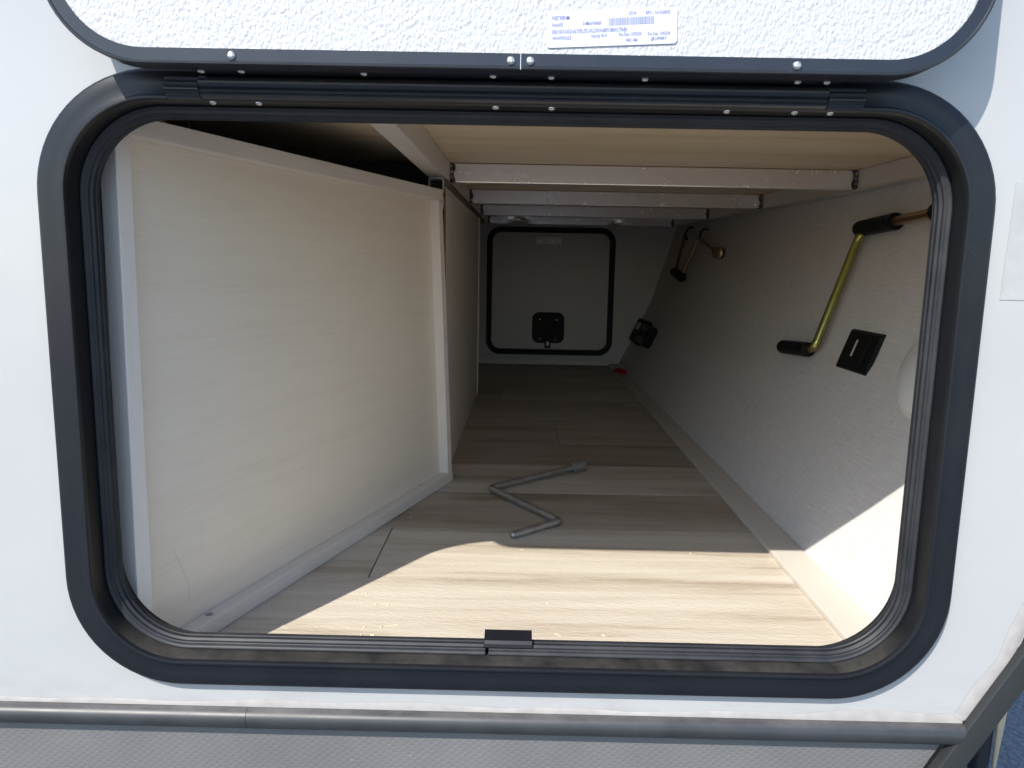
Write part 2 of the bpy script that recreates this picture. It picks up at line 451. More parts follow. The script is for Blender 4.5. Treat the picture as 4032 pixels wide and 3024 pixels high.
mould = root('belt_moulding', 'dark grey half round moulding running under the hatch', 'moulding', (-.4, 0, -.035))
def half_round(x0, x1, e0=0.0, e1=0.0):
    mb = MB(); n = 12; rows = []
    pr = [( .0005, -.0455)] + [(-.0115*math.sin(math.pi*i/n)**.8 - .0005, -.0352 - .0102*math.cos(math.pi*i/n)) for i in range(n+1)] + [(.0005, -.0252)]
    for t in range(41):
        u = t/40; rows.append([(x0+(x1-x0)*u + (e0*(1-u)+e1*u)*(z+.035)/.01, y, z) for y, z in pr])
    m = len(pr); vs = [v for r in rows for v in r]; fs = []
    for i in range(40):
        for j in range(m-1): fs.append((i*m+j, i*m+j+1, (i+1)*m+j+1, (i+1)*m+j))
    fs += [tuple(range(m)), tuple(40*m+j for j in reversed(range(m)))]
    return mb.add(vs, fs)
half_round(-1.7, -.2459, 0, -.0006).build('moulding_strip', 'moulding', mould, smooth=40)
half_round(-.2455, .4335, -.0006, .006).build('moulding_strip', 'moulding', mould, smooth=40)

ct = root('corner_trim', 'black metal trim along the slanting front corner of the trailer', 'trim', (.44, 0, -.02))
vv = []; ff = []; zz = [-.62,-.4,-.3,-.2,-.12,-.07,-.04,-.015,.02,.056,.1,.16,.24,.32,.42,.5,.6,.8,1.0,1.3,1.8,2.3]
for z in zz:
    x = trim_in(z) if z > -.5 else trim_in(z); wdt = .0255
    pr = [(0,.001),(0,-.0085),(.0012,-.0102),(.0125,-.0112),(.0238,-.0102),(wdt,-.0088),(wdt,.012)]
    vv += [(x+a, y, z) for a, y in pr]
m = 7
for i in range(len(zz)-1):
    for j in range(m-1): ff.append((i*m+j, i*m+j+1, (i+1)*m+j+1, (i+1)*m+j))
MB().add(vv, ff).build('trim_face', 'corner_black', ct, smooth=35)
vv = []; ff = []
for z in zz:
    x = trim_in(z)+.0256; vv += [(x,-.0075,z),(x+.0012,-.0075,z),(x+.0012,.010,z)]
for i in range(len(zz)-1):
    for j in range(2): ff.append((i*3+j, i*3+j+1, i*3+j+4, i*3+j+3))
MB().add(vv, ff).build('trim_glint', 'screw_steel', ct)  # bright strip standing in for light caught along the trim's rim

# tongue jack post seen past the corner, shaded side a dark tube, lit side an added tan bar
jp = root('jack_post', 'post beyond the trailer corner, a dark tube for its shaded side and an added tan bar for its lit side', 'post', (.94, .8, -.82))
MB().tube([(.990,.80,-.82),(1.0,.80,-.20)], .0195, 24).build('post', 'post_shade_dark', jp, smooth=40)
MB().hexa([(1.009,.776,-.615),(1.016,.776,-.615),(1.016,.784,-.615),(1.009,.784,-.615),(1.006,.776,-.2),(1.046,.776,-.2),(1.046,.784,-.2),(1.006,.784,-.2)]).build('lit_bar', 'post_lit_tan', jp, bevel=.003)
MB().box((.95,.76,-.8195),(1.03,.84,-.81)).build('foot', 'post_shade_dark', jp, bevel=.002)

# ------------------------------------------------------------------ hatch frame
hf = root('hatch_frame', 'black metal frame with rounded corners around the open hatch in the white wall', 'frame', (0, 0, .28))
sweep([(0,.0012),(0,-.0060),(.0006,-.0078),(.0018,-.0094),(.0040,-.0104),(.0125,-.0108),(.0212,-.0104),(.0220,-.0108),(.0228,-.0122),(.0242,-.0126),(.0256,-.0122),(.0264,-.0108),(.0268,-.0085)],
      CX, HW, Z0, Z1, RR, 16).build('flange', 'black_metal', hf, smooth=40)
sweep([(.0267,-.0088),(.0272,-.0040),(.0266,.0060),(.0262,.0140),(.0255,.0460)], CX, HW, Z0, Z1, RR, 16).build('channel', 'black_dusty', hf, smooth=40)
for pts_ in (((.3850,.4215),(.3902,.4208)), ((.3888,.4188),(.3930,.4160),(.3965,.4128))):
    vv = []
    for i, (x, z) in enumerate(pts_): vv += [(x, -.01115, z-.00022), (x, -.01115, z+.00022)]
    MB().add(vv, [(2*i, 2*i+2, 2*i+3, 2*i+1) for i in range(len(pts_)-1)]).build('scratch', 'moulding', hf)
# ribbed seal, cut at the bottom beside the catch
pr = [(.0258,.0115)]
nr = 66
for i in range(nr+1):
    t = i/nr; a = math.pi*(.02+.90*t)
    rib = .0006*math.cos(t*math.pi*2*5.5)
    ins = .0262 + (.0098+rib)*math.sin(a)**.75; Y = .0105 + .0215*(1-math.cos(a))/2*1.08 - rib*.5
    pr.append((ins, Y))
pr.append((.0258,.0345))
sweep(pr, CX, HW, Z0, Z1, RR, 16, start=-.0155, gap=0.0, closed_profile=True)
sb = sweep(pr, CX, HW, Z0, Z1, RR, 16, start=-.0165, gap=.0034, closed_profile=True, cap=True)
sb.build('rubber_seal', 'rubber', hf, smooth=25)
# bent catch plate on the sill
pts = [(.0120,.0340),(.0128,.0375),(.0150,.0405),(.0170,.0398),(.0352,.0415),(.0352,.0395),(.0175,.0380),(.0150,.0340)]
mb = MB(); n = len(pts)
mb.add([(x, y, z) for x in (-.0212, .0252) for y, z in pts], [tuple(range(n)), tuple(range(2*n-1, n-1, -1))] + [(j, (j+1) % n, (j+1) % n+n, j+n) for j in range(n)])
mb.build('catch_plate', 'black_metal', hf, bevel=.0004)

# ------------------------------------------------------------------ hinge
hg = root('door_hinge', 'long black piano hinge above the opening with small screws', 'hinge', (0, -.02, .54))
def extrude_x(pts, x0, x1, nx=1):
    mb = MB(); n = len(pts); 
    vs = [(x0+(x1-x0)*i/nx, y, z) for i in range(nx+1) for y, z in pts]
    fs = [(i*n+j, i*n+(j+1) % n, (i+1)*n+(j+1) % n, (i+1)*n+j) for i in range(nx) for j in range(n)]
    fs += [tuple(range(n)), tuple(nx*n+j for j in reversed(range(n)))]
    return mb.add(vs, fs)
arc = lambda cy, cz, r, a0, a1, n: [(cy+r*math.cos(math.radians(a0+(a1-a0)*i/n)), cz+r*math.sin(math.radians(a0+(a1-a0)*i/n))) for i in range(n+1)]
barrel = arc(-.0165,.5437,.0050,80,250,10)
lower = [(-.0190,.5388),(-.0196,.5372),(-.0188,.5358),(-.0172,.5352),(-.0176,.5340),(-.0172,.5328),(-.0150,.5318),(-.0125,.5312),(-.0090,.5305),(-.0090,.5345),(-.0112,.5360),(-.0112,.5478)]
extrude_x(barrel+lower, -.2615, .2560).build('knuckle_strip', 'hinge_metal', hg, smooth=28)
mb = MB()
mb.add([(-.2650,-.0385,.5494),(-.2530,-.0135,.5494),(.2520,-.0135,.5494),(.2680,-.0385,.5494),(-.2650,-.0385,.5509),(-.2530,-.0135,.5509),(.2520,-.0135,.5509),(.2680,-.0385,.5509)],
       [(0,1,2,3),(7,6,5,4),(0,4,5,1),(1,5,6,2),(2,6,7,3),(3,7,4,0)])
mb.build('door_leaf', 'hinge_metal', hg)
ends = []
for i in range(23):
    t = i/22; z = .5482 - t*.0172; y = -.0165 - .0042*math.sin(math.pi*min(1, t*1.15))**.6 + .0009*math.cos(t*2*math.pi*4)
    ends.append((y, z))
ends += [(-.0090,.5305),(-.0090,.5345),(-.0112,.5360),(-.0112,.5478)]
extrude_x(ends, -.2900, -.2620).build('hinge_end', 'hinge_metal', hg, smooth=28)
extrude_x(ends, .2565, .2860).build('hinge_end', 'hinge_metal', hg, smooth=28)
s0 = None
for x in (-.2549,-.2162,-.0169,.0300,.1767,.2333,.2631):
    if s0 is None:
        s0 = screw(MB(), (x, -.0070, .5300), (0,-.12,-1), .0031, .0022).build('screw', 'screw_steel', hg, smooth=40); x0s = x
    else: copy_of(s0, hg, (x-x0s, 0, 0))
for i, (x, y) in enumerate(zip((-.2548,-.2216,-.1229,-.0186,.0285,.1043,.2275,.2509), (-.0335,-.0325,-.030,-.0275,-.0255,-.0245,-.0245,-.0250))):
    if i == 0:
        s1 = screw(MB(), (x, -.029, .5494), (0,0,-1), .0031, .0017).build('screw', 'screw_steel', hg, smooth=40); x1s = x
    else: copy_of(s1, hg, (x-x1s, (y+.029)*.5, 0))

# ------------------------------------------------------------------ open hatch door
hd = root('hatch_door', 'open hatch door swung up above the hinge with white pebbled inner face', 'door', (0, -.045, .80))
DC, DHW, DZ0, DZ1, DR = -.0010, .3675, .5480, 1.050, .079
sweep([(.0125,-.0535),(.0122,-.0558),(.0030,-.0562),(.0022,-.0570),(.0008,-.0568),(.0000,-.0556),(.0004,-.0520),(.0004,-.0440),(.0000,-.0395),(.0010,-.0345),(.0060,-.0325),(.0140,-.0325)],
      DC, DHW, DZ0, DZ1, DR, 16).build('rim', 'rim_metal', hd, smooth=38)
dp = prism_y(rrect(DC, DHW-.0105, DZ0+.0105, DZ1-.0105, DR-.0105, 16), -.0545, -.0330)
dp.build('liner_panel', 'pebbled_liner', hd)
prism_y(rrect(DC, DHW-.011, DZ0+.011, DZ1-.011, DR-.011, 16), -.0330, -.0305).build('outer_skin', 'gelcoat', hd)
boxo('rim_joint', (.00325,-.05705,.5481), (.00385,-.0557,.5595), 'screw_steel', hd)
for i, (x, z) in enumerate(((-.2200,.5548),(-.0040,.5545),(.0110,.5545),(.2160,.5545))):
    if i == 0: rv = screw(MB(), (x,-.0560,z), (0,-1,-.1), .0034, .0026).build('rivet', 'screw_steel', hd, smooth=40); rx = x
    else: copy_of(rv, hd, (x-rx, 0, z-.5548))

# printed label on the door liner
def text_mesh(txt, size, shear=0.0):
    cu = bpy.data.curves.new('t', 'FONT'); cu.body = txt; cu.size = size; cu.resolution_u = 1; cu.offset = .004; cu.shear = shear
    ob = bpy.data.objects.new('t', cu); COL.objects.link(ob)
    dg = bpy.context.evaluated_depsgraph_get(); me = bpy.data.meshes.new_from_object(ob.evaluated_get(dg))
    vs = [tuple(v.co) for v in me.vertices]; fs = [tuple(p.vertices) for p in me.polygons]
    bpy.data.objects.remove(ob); bpy.data.curves.remove(cu); bpy.data.meshes.remove(me)
    return vs, fs
TL, TR_, BL = Vector((.0232,-.0556,.5905)), Vector((.1225,-.0556,.5955)), Vector((.0238,-.0556,.5645))
ux = (TR_-TL).normalized(); uz = (TL-BL).normalized(); LW = (TR_-TL).length; LH = (TL-BL).length
def on_label(u, v, d=0.0): return TL + ux*(u*LW) - uz*(v*LH) + Vector((0,-d,0))
lp = [on_label(u, v) for u, v in ((.012,0),(.988,0),(1,.05),(1,.93),(.985,1),(.015,1),(0,.95),(0,.05))]
mb = MB(); n = 8
mb.add([p for p in lp] + [p+Vector((0,.0010,0)) for p in lp], [tuple(range(n)), tuple(range(2*n-1,n-1,-1))] + [(j,(j+1)%n,(j+1)%n+n,j+n) for j in range(n)])
label = mb.build('label_sticker', 'paper', hd); label['label'] = 'white printed label sticker'
mbt = MB()
def put(txt, u, v, h, wu, mbx, shear=0):
    vs, fs = text_mesh(txt, 1.0, shear)
    if not vs: return
    x0 = min(a[0] for a in vs); x1 = max(a[0] for a in vs); cap = .70
    sx = wu/(x1-x0); sy = h/cap
    mbx.add([on_label(u+(a[0]-x0)*sx, v-a[1]*sy, .00025) for a in vs], fs)
put('FOREST RIVER MM', .035, .235, .115, .135, mbt)
put('F100600795', .036, .425, .105, .085, mbt)
put('DOMAA-P10864240', .275, .405, .105, .14, mbt)
put('DRLUG07-30X20-ALYGPL-SPL-1K-LSNON-BKFC-BKHC-TH-EH', .038, .615, .115, .575, mbt)
put('V000959653', .038, .79, .105, .145, mbt)
put('Orig Qty: 40.00', .335, .755, .10, .125, mbt)
put('Run Date: 10/7/2024', .555, .74, .10, .17, mbt)
put('WHS: 148A', .605, .91, .10, .092, mbt)
put('Due Date: 10/9/2024', .775, .75, .10, .17, mbt)
put('159 00', .628, .165, .105, .055, mbt)
put('RPO - 0013034395', .758, .17, .105, .185, mbt)
put('LIPPERT', .828, .885, .085, .095, mbt, .25)
for rr_ in (0.05,):   # ring emblem before the name
    ring = []
    for i in range(12):
        a = 2*math.pi*i/12; ring.append((.812+.010*math.cos(a)+.004*math.sin(a), .85-.055*math.sin(a)))
    inn = [(.812+.005*math.cos(2*math.pi*i/12), .85-.025*math.sin(2*math.pi*i/12)) for i in range(12)]
    mbt.add([on_label(u, v, .00025) for u, v in ring+inn], [(i, (i+1)%12, 12+(i+1)%12, 12+i) for i in range(12)])
mbt.build('print', 'ink', label)
mbb = MB(); u = .475; rnd = random.Random(3)
while u < .815:
    bw = rnd.choice((.0035,.006,.009,.012)); v0 = .235 - .05*(u-.475)
    mbb.add([on_label(a, b, .00025) for a, b in ((u, v0),(u+bw, v0),(u+bw, v0+.20),(u, v0+.20))], [(0,1,2,3)])
    u += bw + rnd.choice((.003,.004,.006))
mbb.build('barcode', 'bar_ink', label)

# ------------------------------------------------------------------ compartment floor
fl = root('floor', kind='structure', loc=(.1, 1.3, FZ))
boxo('subfloor', (-1.0, .044, FZ-.03), (.425, DY+.05, FZ-.0052), 'board_and_shade', fl)
SK = .018
seams = [.046] + [.3275+.2045*i for i in range(12)] + [DY]
joints = {1: (-.195,), 5: (.112,), 7: (.343,), 3: (-.42,), 2: (.52,), 0: (-.5,), 4: (-.6,), 6: (-.3,), 8: (-.05,), 9: (-.5,), 10: (.25,), 11: (-.2,), 12: (-.4,)}
for i in range(len(seams)-1):
    y0, y1 = seams[i], seams[i+1]
    xs = [-1.0] + list(joints.get(i, ())) + [.430]
    for a, b in zip(xs, xs[1:]):
        gp = .0010
        sk = lambda x, y: y + (SK*x if .05 < y < DY-.01 else 0)
        P = [(a+gp, sk(a, y0)+gp), (b-gp, sk(b, y0)+gp), (b-gp, sk(b, y1)-gp), (a+gp, sk(a, y1)-gp)]
        MB().hexa([(x, y, FZ-.005) for x, y in P]+[(x, y, FZ) for x, y in P]).build('plank', 'vinyl_plank', fl)
bs = MB().hexa([(.396,.05,FZ+.0002),(.452,.05,FZ+.0002),(.452,DY,FZ+.0002),(.407,DY,FZ+.0002),(.396,.05,FZ+.008),(.4478,.05,FZ+.0085),(.4478,DY,FZ+.0085),(.407,DY,FZ+.008)]).build('base_strip', 'base_vinyl', bevel=.0012)
tag(bs, 'cream vinyl strip along the floor at the foot of the sloping wall', 'trim strip')

# ------------------------------------------------------------------ sloping front wall
fw = root('sloping_wall', 'sloping wall lined with grey linen wallpaper on the right inside the hatch', 'wall', (.55, 1.3, .25))
ny, zl = 28, [FZ-.02, FZ, 0, .0355, .0709, .13, .19, .2562, .315, .3729, .43, .4928, .53, .5647, .6181, .66]
vv = []; ff = []
for i in range(ny+1):
    y = .045 + (DY+.04-.045)*i/ny
    vv += [(wallx(min(y, DY), z), y, z) for z in zl]
m = len(zl)
for i in range(ny):
    for j in range(m-1): ff.append((i*m+j, i*m+j+1, (i+1)*m+j+1, (i+1)*m+j))
nv = len(vv)
back = [(x+.006, y, z) for x, y, z in vv]
allv = vv+back; fb = [tuple(k_+nv for k_ in reversed(f)) for f in ff]
edge = []
for j in range(m-1): edge += [(j+1, j, j+nv, j+1+nv), (ny*m+j, ny*m+j+1, ny*m+j+1+nv, ny*m+j+nv)]
MB().add(allv, ff+fb+edge).build('linen_lining', 'linen', fw, smooth=40)
zo = [-.62,-.3,-.12,-.06,-.0315,.0709,.2562,.3729,.4928,.6181,.85,1.3,2.3]
vv = [(prof(z)+.012+ (.03*(z+.03)/.6 if 0 < z < .7 else (.032 if z >= .7 else 0)), y, z) for y in (.012, DY+.06) for z in zo]; m = len(zo)
ff = [(j, j+1, m+j+1, m+j) for j in range(m-1)]
MB().add(vv, ff).build('front_skin', 'gelcoat', fw)

# ------------------------------------------------------------------ far wall and far hatch
ew = root('end_wall', 'plain grey far wall of the pass-through around the closed hatch', 'wall', (.1, DY, .25))
FC, FHW, FZ0, FZ1, FR = .1405, .2775, .0115, .5645, .062
poly = [(-1.0, FZ), (-1.0, .64)] + [(wallx(DY, z)+.004, z) for z in (.64,.6181,.5647,.4928,.3729,.2562,.0709,-.0315)]
prism_y(poly, DY, DY+.04, [rrect(FC, FHW-.006, FZ0+.006, FZ1-.006, FR-.006, 12)]).build('wall_panel', 'wall_panel', ew)
boxo('skirting', (-.9, DY-.006, FZ+.0003), (.41, DY-.0002, FZ+.021), 'edge_trim', ew, bevel=.0012)
fh = root('far_hatch', 'closed square hatch with black frame at the far end of the compartment', 'hatch', (FC, DY, .29))
sweep([(.0,.001),(.0,-.006),(.003,-.009),(.014,-.009),(.019,-.006),(.021,.012),(.023,.024)], FC, FHW, FZ0, FZ1, FR, 12).build('frame', 'black_plastic', fh, smooth=40)
prism_y(rrect(FC, FHW-.019, FZ0+.019, FZ1-.019, FR-.019, 12), DY+.022, DY+.045).build('liner_panel', 'smooth_liner', fh)
for o_ in fh.children:
    pass
def shift_y(o, dy):
    for v in o.data.vertices: v.co.y += dy
for o_ in list(fh.children):
    if o_.name.startswith('frame'): shift_y(o_, DY)
lat = root('x', None, None); bpy.data.objects.remove(lat)
LB = prism_y(rrect(.1360, .0705, .0625, .1975, .030, 8), DY+.006, DY+.0225).build('latch_box', 'black_plastic', fh, bevel=.003)
prism_y(rrect(.1345, .0135, .0405, .072, .004, 4), DY+.0045, DY+.0222).build('latch_tongue', 'black_plastic', LB, bevel=.001)
boxo('latch_plate', (.1295, DY+.0025, .051), (.1405, DY+.0044, .069), 'steel', LB, bevel=.0005)
for i, (x, z) in enumerate(((.0990,.167),(.1740,.165),(.1000,.080),(.1690,.077))):
    if i == 0: fs_ = screw(MB(), (x, DY+.006, z), (0,-1,0), .0034, .002).build('screw', 'screw_steel', LB, smooth=40); fx, fz = x, z
    else: copy_of(fs_, LB, (x-fx, 0, z-fz))
screw(MB(), (.165, DY+.006, .134), (0,-1,0), .008, .003, recess=False).build('lock_barrel', 'black_metal', LB, smooth=40)
fst = prism_y([(.076,.494),(.185,.494),(.185,.5225),(.076,.523)], DY+.0212, DY+.0219).build('label_sticker', 'edge_white', fh); fst['label'] = 'small white printed label sticker'
mb = MB(); rnd = random.Random(5)
for (r, c0, c1) in ((.519,.079,.104),(.519,.110,.128),(.519,.135,.150),(.519,.168,.182),(.513,.080,.098),(.513,.108,.132),(.513,.150,.183),(.506,.095,.140),(.506,.155,.170),(.500,.100,.124),(.500,.165,.180)):
    x = c0
    while x < c1:
        wl = rnd.uniform(.0015,.004); mb.add([(x,DY+.0209,r-.0014),(min(x+wl,c1),DY+.0209,r-.0014),(min(x+wl,c1),DY+.0209,r+.0014),(x,DY+.0209,r+.0014)], [(0,1,2,3)]); x += wl+.0012
mb.build('print', 'dim_ink', fst)

# ------------------------------------------------------------------ ceiling, bed frame
def zb(y): return .5580 + .0071*(y-.869)
cl = root('ceiling', kind='structure', loc=(.1, 1.3, .6))
TH = .0382
def slab(name, x0, x1, y0, y1, dz, th, mat, parent):
    a, b = zb(y0)+dz, zb(y1)+dz
    return MB().hexa([(x0,y0,a),(x1,y0,a),(x1,y1,b),(x0,y1,b),(x0,y0,a+th),(x1,y0,a+th),(x1,y1,b+th),(x0,y1,b+th)]).build(name, mat, parent)
slab('plywood_sheet', -1.0, .745, .044, 1.45, TH+.0004, .012, 'birch_ply', cl)
slab('plywood_sheet', -1.0, .745, 1.4512, DY+.04, TH+.0004, .012, 'birch_ply', cl)
bf = root('bed_frame', 'welded bare aluminium tube frame under the plywood ceiling', 'frame', (.25, 1.3, .575))
def beam_y(name, xa0, xb0, xa1, xb1, y0, y1, mat, parent, bev=.0015):
    return MB().hexa([(xa0,y0,zb(y0)),(xb0,y0,zb(y0)),(xb1,y1,zb(y1)),(xa1,y1,zb(y1)),(xa0,y0,zb(y0)+TH),(xb0,y0,zb(y0)+TH),(xb1,y1,zb(y1)+TH),(xa1,y1,zb(y1)+TH)]).build(name, mat, parent, bevel=bev)
beam_y('side_rail', -.1675, -.1370, -.1665, -.1300, .046, 2.62, 'rail_aluminium', bf)
beam_y('side_rail', .676, .7015, .6350, .6625, .046, 2.62, 'rail_aluminium', bf)
ysx = (.869, 1.430, 1.985, 2.540)
for i, y in enumerate(ysx):
    t = (y-.046)/2.574; xl = -.1370+.007*t+.0004; xr = .676-.041*t-.0004; z = zb(y)+.0003
    if i < 3:
        cb = MB().box((xl, y, z), (xr, y+.0255, z+TH-.001)).build('crossbar', 'aluminium', bf, bevel=.0022)
    else:   # the last bar has two dents in its face
        nx, nz = 90, 8; vv = []; ff = []
        for a in range(nx+1):
            for b in range(nz+1):
                X = xl+(xr-xl)*a/nx; Z = z+(TH-.001)*b/nz
                d = .0085*math.exp(-(((X+.002)/.026)**2)-(((Z-z-.015)/.011)**2)) + .006*math.exp(-(((X-.395)/.014)**2)-(((Z-z-.011)/.008)**2))
                vv.append((X, y+d, Z))
        for a in range(nx):
            for b in range(nz):
                p = a*(nz+1)+b; ff.append((p, p+nz+1, p+nz+2, p+1))
        n0 = len(vv); vv += [(xl,y+.0255,z),(xr,y+.0255,z),(xr,y+.0255,z+TH-.001),(xl,y+.0255,z+TH-.001)]
        bot = [a*(nz+1) for a in range(nx+1)]; top = [a*(nz+1)+nz for a in range(nx+1)]
        ff += [tuple(reversed(bot)) + (n0, n0+1)][:0]
        ff += [(n0+1, n0, n0+3, n0+2), tuple(bot+[n0+1, n0]), tuple(list(reversed(top))+[n0+3, n0+2])]
        cb = MB().add(vv, ff).build('crossbar', 'aluminium', bf, smooth=35)
    for side_x, sg in ((xl, 1), (xr, -1)):
        mb = MB(); rnd = random.Random(i*7+sg)
        pts = []; rad = []
        for t_ in range(15):
            u = t_/14; pts.append((side_x+sg*(.0015+rnd.uniform(-.0008,.0008)), y-.0012, z+.001+u*(TH-.004))); rad.append((.0048 + .0014*math.sin(u*22+i) + rnd.uniform(-.0004,.0004))*(1 if 0 < t_ < 14 else .4))
        mb.tube(pts, rad, 10).build('weld', 'weld_metal', cb, smooth=60)
        mb = MB(); vs = []
        for dx in (-.0075, .0085): pass
        nn = 9
        vv = []
        for t_ in range(nn):
            u = t_/(nn-1); wv_ = .0085+.0022*math.sin(u*9+i*2+sg)
            vv += [(side_x+sg*.0008, y-.0006, z+u*(TH-.002)), (side_x+sg*wv_, y-.0006, z+u*(TH-.002))]
        MB().add(vv, [(a*2, a*2+1, a*2+3, a*2+2) for a in range(nn-1)]).build('scorch_mark', 'weld_soot', cb)
# two short open tubes whose cut ends face the hatch
def hollow(name, x0, x1, z0, z1, y0, y1, th, r, parent):
    o_ = rrect((x0+x1)/2, (x1-x0)/2, z0, z1, r, 4); i_ = rrect((x0+x1)/2, (x1-x0)/2-th, z0+th, z1-th, r-th*.6, 4)
    return prism_y(o_, y0, y1, [i_]).build(name, 'rail_aluminium', parent)
hollow('tube_stub', -.1675, -.1395, .5295, .5572, .782, 1.9, .0014, .004, bf)
hollow('tube_stub', -.1675, -.1395, .5010, .5285, .782, 1.9, .0014, .004, bf)
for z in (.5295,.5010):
    boxo('tube_shade_sheet', (-.166,.83,z+.0015), (-.141,.832,z+.026), 'board_and_shade', bf)  # dark sheet inside each open tube, painting its shaded interior
boxo('void_beam', (-1.0,.872,.5560), (-.1680,.890,.5945), 'board_and_shade', bf, bevel=.001)  # crossbar carried on into the void, its shade put into the dark colour

# ------------------------------------------------------------------ partition and ledger
pt = root('partition', 'beige panel partition running back behind the angled panel on the left', 'partition', (-.14, 1.3, .25))
MB().hexa([(-.1385,.800,FZ+.0003),(-.1360,.800,FZ+.0003),(-.1312,1.862,FZ+.0003),(-.1337,1.862,FZ+.0003),(-.1385,.800,.5420),(-.1360,.800,.5420),(-.1312,1.862,.5505),(-.1337,1.862,.5505)]).build('partition_sheet', 'partition_vinyl', pt)
mb = MB(); zc = FZ+.001; rnd = random.Random(11)
while zc < .535:
    h = rnd.uniform(.03,.09); mb.add([(-.1385,.7992-rnd.uniform(0,.001),zc),(-.1358,.7992,zc),(-.1358,.7992,min(zc+h,.54)),(-.1385,.7992-rnd.uniform(0,.001),min(zc+h,.54))], [(0,1,2,3)]); zc += h
mb.build('raw_edge', 'ply_edge', pt)
boxo('end_trim', (-.1345,1.862,FZ+.0003), (-.1268,1.867,.5505), 'edge_trim', pt, bevel=.0005)
lg = MB().hexa([(-.1392,.80,.5424),(-.1290,.80,.5424),(-.1255,2.0,.5510),(-.1357,2.0,.5510),(-.1392,.80,.5572),(-.1340,.80,.5572),(-.1300,2.0,.5655),(-.1357,2.0,.5655)]).build('ledger_strip', 'ledger_wood')
tag(lg, 'dark brown wood ledger between the partition top and the aluminium rail', 'ledger')

# ------------------------------------------------------------------ angled panel on the left
ap = root('angled_panel', 'pale wood panel framed by square strips, standing at an angle on the left', 'panel', (-.25, .43, FZ))
A = Vector((-.3743,.0490,0)); d = Vector((.317,.948,0)).normalized(); n = Vector((.948,-.317,0)).normalized(); PL = .803; PT = .5335
def pp(s, z, off):
    zt = (z-FZ)/.565; se = s + zt*(.0065-.0635*s/PL); v = A+d*se+n*off; return (v.x, v.y, z)
def pbox(name, s0, s1, z0, z1, o0, o1, mat, bev=.0012):
    P = []
    for z in (z0, z1):
        P += [pp(s0,z,o0), pp(s1,z,o0), pp(s1,z,o1), pp(s0,z,o1)]
    return MB().hexa(P).build(name, mat, ap, bevel=bev)
W = .0196; B = FZ+.0003
pbox('field_sheet', .003, PL-.004, B+.002, PT-.001, -W-.0032, -W+.0001, 'panel_veneer', None)
pbox('bottom_strip', W+.0004, PL, B, B+W, -W, 0, 'strip_veneer')
pbox('top_strip', .0006, PL, PT-W, PT, -W, 0, 'strip_veneer')
pbox('near_stile', 0, W, B, PT-W-.0004, -W-.0005, .0006, 'stile_veneer')
pbox('far_stile', PL-W-.0016, PL-.0016, B+W+.0004, PT-W-.0004, -W, -.0006, 'stile_veneer')
pbox('raw_edge', -.0004, .0006, PT-W-.0002, PT-.001, -W-.0030, -.006, 'ply_edge', None)
def pscrew(s, z, off, dirv, r=.0036):
    a = Vector(pp(s, z, off)); return screw(MB(), a, dirv, r, .0012)
pscrew(PL-W*.55-.0016, .2585, -.0006, n, .0050).build('screw', 'screw_bright', ap, smooth=40)
pscrew(.115, B+W, -W*.62, Vector((0,0,1)), .0048).build('screw', 'steel', ap, smooth=40)
pscrew(.688, B+W, -W*.75, Vector((0,0,1)), .0045).build('screw', 'screw_bright', ap, smooth=40)

mb = MB()
def scratch(pts, wd):
    vv = []
    for i, (s0, z0) in enumerate(pts):
        p_, q_ = pts[max(i-1, 0)], pts[min(i+1, len(pts)-1)]
        L_ = math.hypot(q_[0]-p_[0], q_[1]-p_[1]); a, b = -(q_[1]-p_[1])/L_*wd, (q_[0]-p_[0])/L_*wd
        vv += [pp(s0-a, z0-b, -W+.0003), pp(s0+a, z0+b, -W+.0003)]
    MB().add(vv, [(2*i, 2*i+2, 2*i+3, 2*i+1) for i in range(len(pts)-1)]).build('scratch', 'edge_trim', ap)
scratch([(.072,.083),(.080,.066),(.088,.044),(.094,.030),(.091,.012)], .00045)
scratch([(.118,.105),(.116,.06)], .0002); scratch([(.40,.21),(.415,.19)], .0003); scratch([(.33,.34),(.352,.336)], .0003)
# void behind the panel: added dark boards keep light out of it
vd = root('side_cavity', 'cavity behind and above the angled panel, closed by added boards to keep it dark', 'cavity', (-.7, 1.3, .3))
boxo('cavity_blocker', (-1.02,.044,FZ-.02), (-1.0,DY+.04,.64), 'board_and_shade', vd)
boxo('cavity_blocker', (-1.0,.905,.02), (-.172,.915,.5555), 'board_and_shade', vd)
boxo('cavity_blocker', (-.172,1.40,FZ+.001), (-.1395,1.41,.50), 'board_and_shade', vd)
po = boxo('support_post', (-.4935,.385,.535), (-.4790,.401,.5945), 'pale_wood', None, bevel=.002)
tag(po, 'short pale wood post in the dark gap above the angled panel', 'post')
wr = root('loose_wire', 'thin hanging wire with a yellow tip above the angled panel', 'wire', (-.44,.388,.58))
MB().tube([(-.4432,.388,.548),(-.4436,.388,.565),(-.4432,.388,.5935)], .0009, 8).build('wire', 'wire_copper', wr, smooth=60)
MB().tube([(-.4405,.3875,.5925),(-.4378,.3875,.5905),(-.4358,.3875,.5930)], [.0012,.0032,.0014], 10).build('tip', 'yellow_cap', wr, smooth=60)

